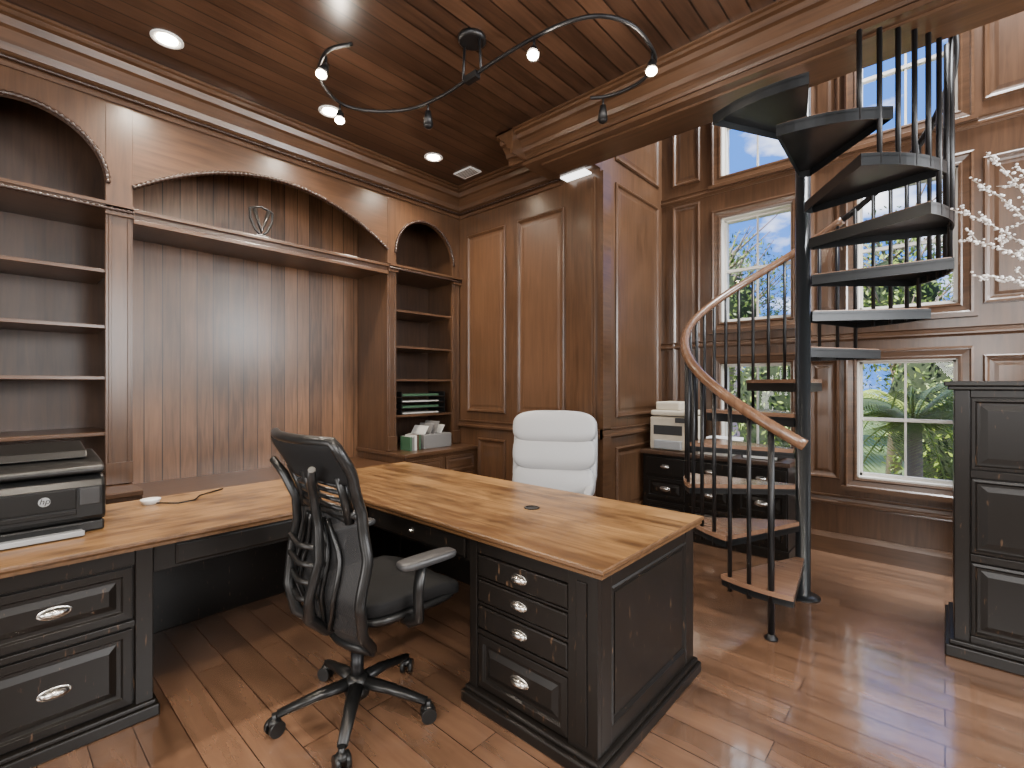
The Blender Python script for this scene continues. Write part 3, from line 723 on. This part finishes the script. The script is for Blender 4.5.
mb=MB(); mb.box(xf-.02,xf+.08,y0+.06,y1-.08,z+.004,z+.016); mb.box(xf+.068,xf+.082,y0+.06,y1-.08,z+.004,z+.026); mb.obj('paper_tray',M_silver,pr,bevel=.004)
mb=MB(); mb.box(xf-.01,xf+.014,y0+.04,y1-.10,z+.085,z+.105); mb.box(xf-.01,xf+.009,y0+.04,y1-.10,z+.11,z+.195); mb.obj('output_slot',M_plast,pr,bevel=.003)
mb=MB(); mb.box(xf-.01,xf+.010,y1-.09,y1-.02,z+.12,z+.195); mb.obj('control_panel',M_plast2,pr,bevel=.004)
def text(body,loc,size,mat,parent,name):
    cu=D.curves.new(name,'FONT'); cu.body=body; cu.size=size; cu.align_x='CENTER'; cu.align_y='CENTER'; cu.extrude=.0006; cu.shear=.25
    t=D.objects.new(name+'_tmp',cu); COL.objects.link(t); C.view_layer.update()
    dg=C.evaluated_depsgraph_get(); me=D.meshes.new_from_object(t.evaluated_get(dg)); D.objects.remove(t)
    o=D.objects.new(name,me); me.materials.clear(); me.materials.append(mat); COL.objects.link(o); o.parent=parent
    o.location=Vector(loc)-parent.location; o.rotation_euler=(pi/2,0,pi/2); return o
mb=MB(); mb.T=lambda a,b,c:(xf+.009+c,a,b)
mb.lathe((y0+.27,z+.155,0),[(.019,0),(.019,.002)],28); mb.obj('logo_disc',M_silver,pr)
text('hp',(xf+.0118,y0+.27,z+.157),.034,M_plast,pr,'logo_lettering')
r=root('charging_cable',(-3.2,.62,ZT),'small white charger with thin black cable on the desk','charger')
MB().lathe((-3.2,.62,ZT+.0005),[(.035,0),(.045,.02),(.047,.026),(.03,.03)],20).obj('charger',M_white,r)
MB().tube([(-3.16,.64,ZT+.008),(-3.08,.72,ZT+.006),(-3.1,.80,ZT+.006),(-3.2,.85,ZT+.006),(-3.3,1.0,ZT+.006)],.004,6).obj('cable',M_plast,r)

# ------------------------------------------------------------ ceiling lights
def lamp(kind,loc,power,col,size=.1,spot=None,aim=None):
    l=D.lights.new('lamp',kind); l.energy=power; l.color=col
    if kind=='AREA': l.shape='DISK'; l.size=size
    else: l.shadow_soft_size=size
    if spot: l.spot_size=rad(spot); l.spot_blend=.8
    o=D.objects.new('light_source',l); COL.objects.link(o); o.location=loc
    if aim: o.rotation_euler=(Vector(aim)-Vector(loc)).to_track_quat('-Z','Y').to_euler()
    return o
WARM=(1,.87,.72)
for x,y in [(-3.50,.76),(-3.50,1.80),(-3.50,2.80),(-1.2,.3),(-1.2,-1.2),(-3.5,-.5),(.8,1.2),(.8,-.6)]:
    r=root('recessed_downlight',(x,y,ZC-.001),'round white recessed ceiling downlight, lit','ceiling light',group='recessed ceiling downlights')
    MB().lathe((x,y,ZC-.008),[(.085,.008),(.085,.002),(.075,0),(.06,.004),(.06,.008)],28).obj('trim_ring',M_white,r)
    MB().lathe((x,y,ZC-.003),[(.055,0),(.055,.003)],24).obj('bulb',M_bulb,r)
    l=lamp('SPOT',(0,0,-.03),160,WARM,.06,spot=140); l.parent=r
r=root('bright_spot',(-2.41,3.51,3.25),'small glowing white panel added as a bright spot under the wooden beam','ceiling light')
MB().box(-2.54,-2.28,3.455,3.56,3.236,3.25).obj('glow_panel',M_glow,r,bevel=.003)  # glowing panel added to stand in for a bright patch of light
mb=MB(); mb.box(-3.62,-3.38,3.15,3.30,ZC-.01,ZC); mb.mat=1
for k in range(6): mb.box(-3.60,-3.40,3.163+k*.021,3.173+k*.021,ZC-.013,ZC-.009)
simple_top('air_vent',mb,[M_white,M_grey],'white louvred air vent in the plank ceiling','vent',(-3.5,3.22,ZC))
ZTk=3.27
def up(u,v,zz=ZTk):
    d=480*(zz-1.41)/(384-v); return unproj(u,v,d)
ctl=[(352,44),(326,52),(320,78),(340,103),(372,111),(410,109),(442,96),(470,78),(500,58),(530,40),(565,23),(600,16),(630,24),(648,42),(655,62),(640,82),(612,95),(590,98)]
CP=[up(u,v) for u,v in ctl]
P=[]
for i in range(len(CP)-1):
    p0=CP[max(i-1,0)];p1=CP[i];p2=CP[i+1];p3=CP[min(i+2,len(CP)-1)]
    for j in range(6):
        t=j/6; P.append(.5*((2*p1)+(p2-p0)*t+(2*p0-5*p1+4*p2-p3)*t*t+(3*p1-p0-3*p2+p3)*t**3))
P.append(CP[-1])
c=up(472,76)
tr=root('track_light',(c.x,c.y,ZC),'dark bronze curved track light with adjustable spot heads','track light')
mb=MB(); mb.tube(P,.011,8); mb.obj('rail',M_iron,tr)
mb=MB(); mb.lathe((c.x,c.y,ZC),[(.085,0),(.085,-.02),(.07,-.03)],24)
for s_ in (-1,1): 
    q=up(472+s_*9,76-s_*5); mb.cyl((c.x+(q.x-c.x)*.8,c.y+(q.y-c.y)*.8,ZC),(q.x,q.y,ZTk),.008,8)
mb.box(c.x-.05,c.x+.05,c.y-.02,c.y+.02,ZTk-.03,ZTk+.01)
mb.obj('canopy',M_iron,tr)
heads=[((326,56),1,(.3,-.5)),((340,104),1,(.5,-.3)),((428,103),0,(0,0)),((534,38),1,(.4,-.6)),((652,52),1,(.2,-.5)),((603,97),0,(0,0))]
for (a,lit,dd) in heads:
    A=up(*a); dirv=Vector((dd[0],dd[1],-1)).normalized() if lit else Vector((-.1,.1,-1)).normalized()
    mb=MB(); mb.cyl(A,A+Vector((0,0,-.06)),.007,6); q=A+Vector((0,0,-.055)); mb.tube([q,q+dirv*.03,q+dirv*.09],[.018,.024,.034],14)
    hd=mb.obj('spot_head',M_iron,tr)
    mb=MB(); q2=q+dirv*.09; mb.sup(q2,(.03,.03,.02),1,1,14,8)
    bb=mb.obj('bulb',M_bulb if lit else M_iron,tr); bb.parent=hd
    if lit:
        l=lamp('POINT',(0,0,0),12,WARM,.03); l.location=q2+dirv*.07-Vector(tr.location); l.parent=tr
# added fill lights, unseen: behind camera, at right and high in the stairwell
lamp('AREA',(.6,-1.6,2.3),160,(1,.98,.96),2.2,aim=(-2.4,2.2,1.6))
lamp('AREA',(-2.2,-1.8,1.2),70,(1,.97,.94),1.6,aim=(-2.2,1.8,3.4))
lamp('AREA',(2.4,1.4,2.2),150,(1,1,1),1.8,aim=(-1.5,3.2,2.0))
lamp('AREA',(.4,4.1,5.8),480,(.95,.98,1),1.1,aim=(-.6,4.0,0))
lamp('AREA',(2.6,4.1,2.6),230,(.95,.98,1),1.2,aim=(-2,4.1,2.2))

# ------------------------------------------------------------ garden outside
MB().box(-30,30,5.05,60,-.5,-.4).obj('ground',M_grass,kind=S)
def leafcloud(name,c,R,n,mat,sz=.12,core=.7):
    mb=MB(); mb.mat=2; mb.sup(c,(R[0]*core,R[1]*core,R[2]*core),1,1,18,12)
    for k in range(n):
        d=Vector([random.gauss(0,1) for _ in range(3)]).normalized(); rr=random.uniform(.6,1)
        p=Vector(c)+Vector((d.x*R[0]*rr,d.y*R[1]*rr,d.z*R[2]*rr))
        a=Vector([random.gauss(0,1) for _ in range(3)]).normalized(); b=a.cross(d).normalized() if a.cross(d).length>.1 else Vector((1,0,0))
        s_=sz*random.uniform(.5,1.2)
        i=[mb.av(p-a*s_),mb.av(p+b*s_*.35),mb.av(p+a*s_),mb.av(p-b*s_*.35)]; mb.mat=random.randint(0,1); mb.af(i)
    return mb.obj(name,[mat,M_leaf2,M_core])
def tree(x,y,h,label):
    r=root('tree',(x,y,-.4),label,'tree')
    mb=MB(); mb.tube([(x,y,-.4),(x+.1,y,h*.4),(x-.05,y,h*.75)],[.13,.1,.06],8)
    for k in range(46):
        a=random.uniform(0,2*pi); z0=h*random.uniform(.3,.85); l=random.uniform(.7,1.5)
        mb.tube([(x,y,z0),(x+math.cos(a)*l*.5,y+math.sin(a)*l*.5,z0+l*.45),(x+math.cos(a)*l,y+math.sin(a)*l,z0+l*.9)],[.035,.022,.008],5)
    mb.obj('trunk',M_bark,r)
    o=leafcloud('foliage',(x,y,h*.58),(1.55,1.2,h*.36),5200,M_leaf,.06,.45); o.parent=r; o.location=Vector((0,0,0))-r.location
    o['kind']='stuff'
for x,y,h in [(-3.9,12.0,5.4),(-.75,12.0,5.2),(2.4,12.0,5.0)]:
    tree(x,y,h,'leafy garden tree outside the window')
def palm(x,y,h,label,S_=1.0):
    r=root('palm',(x,y,-.4),label,'palm')
    mb=MB(); mb.tube([(x,y,-.4),(x,y,h)],[.09,.07],8); mb.obj('trunk',M_bark,r)
    for k in range(27):
        a=2*pi*k/27+random.uniform(-.2,.2); L_=random.uniform(.85,1.08)*S_; el=random.uniform(.1,1.3); mb=MB()
        pts=[]
        for j in range(13):
            t=j/12; pts.append(Vector((x+math.cos(a)*L_*t*math.cos(el*.5),y+math.sin(a)*L_*t*math.cos(el*.5),h+L_*(t*el-t*t*(.55+el*.4)))))
        mb.tube(pts,.008,4)
        side=Vector((-math.sin(a),math.cos(a),0))
        for j in range(1,13):
            for s_ in (-1,1):
                for q in (0,.33,.66):
                    p=pts[j].lerp(pts[j-1],q); ln=.30*(1-.5*abs(j/12-.4)); e=p+side*s_*ln+Vector((math.cos(a)*.12,math.sin(a)*.12,-.12))
                    w=Vector((math.cos(a),math.sin(a),0))*.015
                    mb.af([mb.av(p-w),mb.av(p+w),mb.av(e)])
        mb.obj('frond',M_leaf,r)
palm(-.25,6.75,1.0,'green palm outside the window',1.15); palm(-3.1,6.75,.95,'green palm outside the window',1.1)
for x,y in [(-4.2,9.3),(-2.0,9.3),(.2,9.3),(2.4,9.3)]:
    o=leafcloud('hedge_bush',(0,0,0),(1.08,.6,1.5),4200,M_leaf,.055,.80); o.location=(x,y,1.0); o['label']='dense green garden bush outside the window'; o['category']='bush'
mb=MB(); mb.box(-8,-5.0,14.2,17,-.4,5.2); mb.mat=1; mb.box(-8.2,-4.8,14.0,17.2,5.2,5.5)
o=mb.obj('neighbor_house',[M_pink,M_white]); o['label']='pink stucco neighbouring house among garden trees'; o['category']='house'

# ------------------------------------------------------------ world, sun
w=D.worlds.new('sky'); C.scene.world=w; w.use_nodes=True; nt=w.node_tree; N=nt.nodes; L=nt.links
bg=N['Background']; tc=N.new('ShaderNodeTexCoord'); no=N.new('ShaderNodeTexNoise'); no.inputs['Scale'].default_value=4.2; no.inputs['Detail'].default_value=7
mp=N.new('ShaderNodeMapping'); mp.inputs['Scale'].default_value=(1,1,2.2); L.new(tc.outputs['Generated'],mp.inputs[0]); L.new(mp.outputs[0],no.inputs['Vector'])
cr_=N.new('ShaderNodeValToRGB'); e=cr_.color_ramp.elements; e[0].position=.50; e[0].color=(.035,.13,.44,1); e[1].position=.63; e[1].color=(.95,.97,1,1)
L.new(no.outputs['Fac'],cr_.inputs[0]); L.new(cr_.outputs[0],bg.inputs['Color']); bg.inputs['Strength'].default_value=4.2
l=D.lights.new('sun','SUN'); l.energy=15; l.color=(1,.95,.86); l.angle=.01; so=D.objects.new('sun',l); COL.objects.link(so)
so.rotation_euler=Vector((.55,.5,-.75)).to_track_quat('-Z','Y').to_euler()

# ------------------------------------------------------------ camera
cam=D.cameras.new('camera'); cam.sensor_width=36; cam.lens=480/1024*36; co=D.objects.new('camera',cam); COL.objects.link(co)
co.location=(0,0,1.41); co.rotation_euler=(pi/2,0,math.atan(433/480)); cam.clip_start=.02; C.scene.camera=co
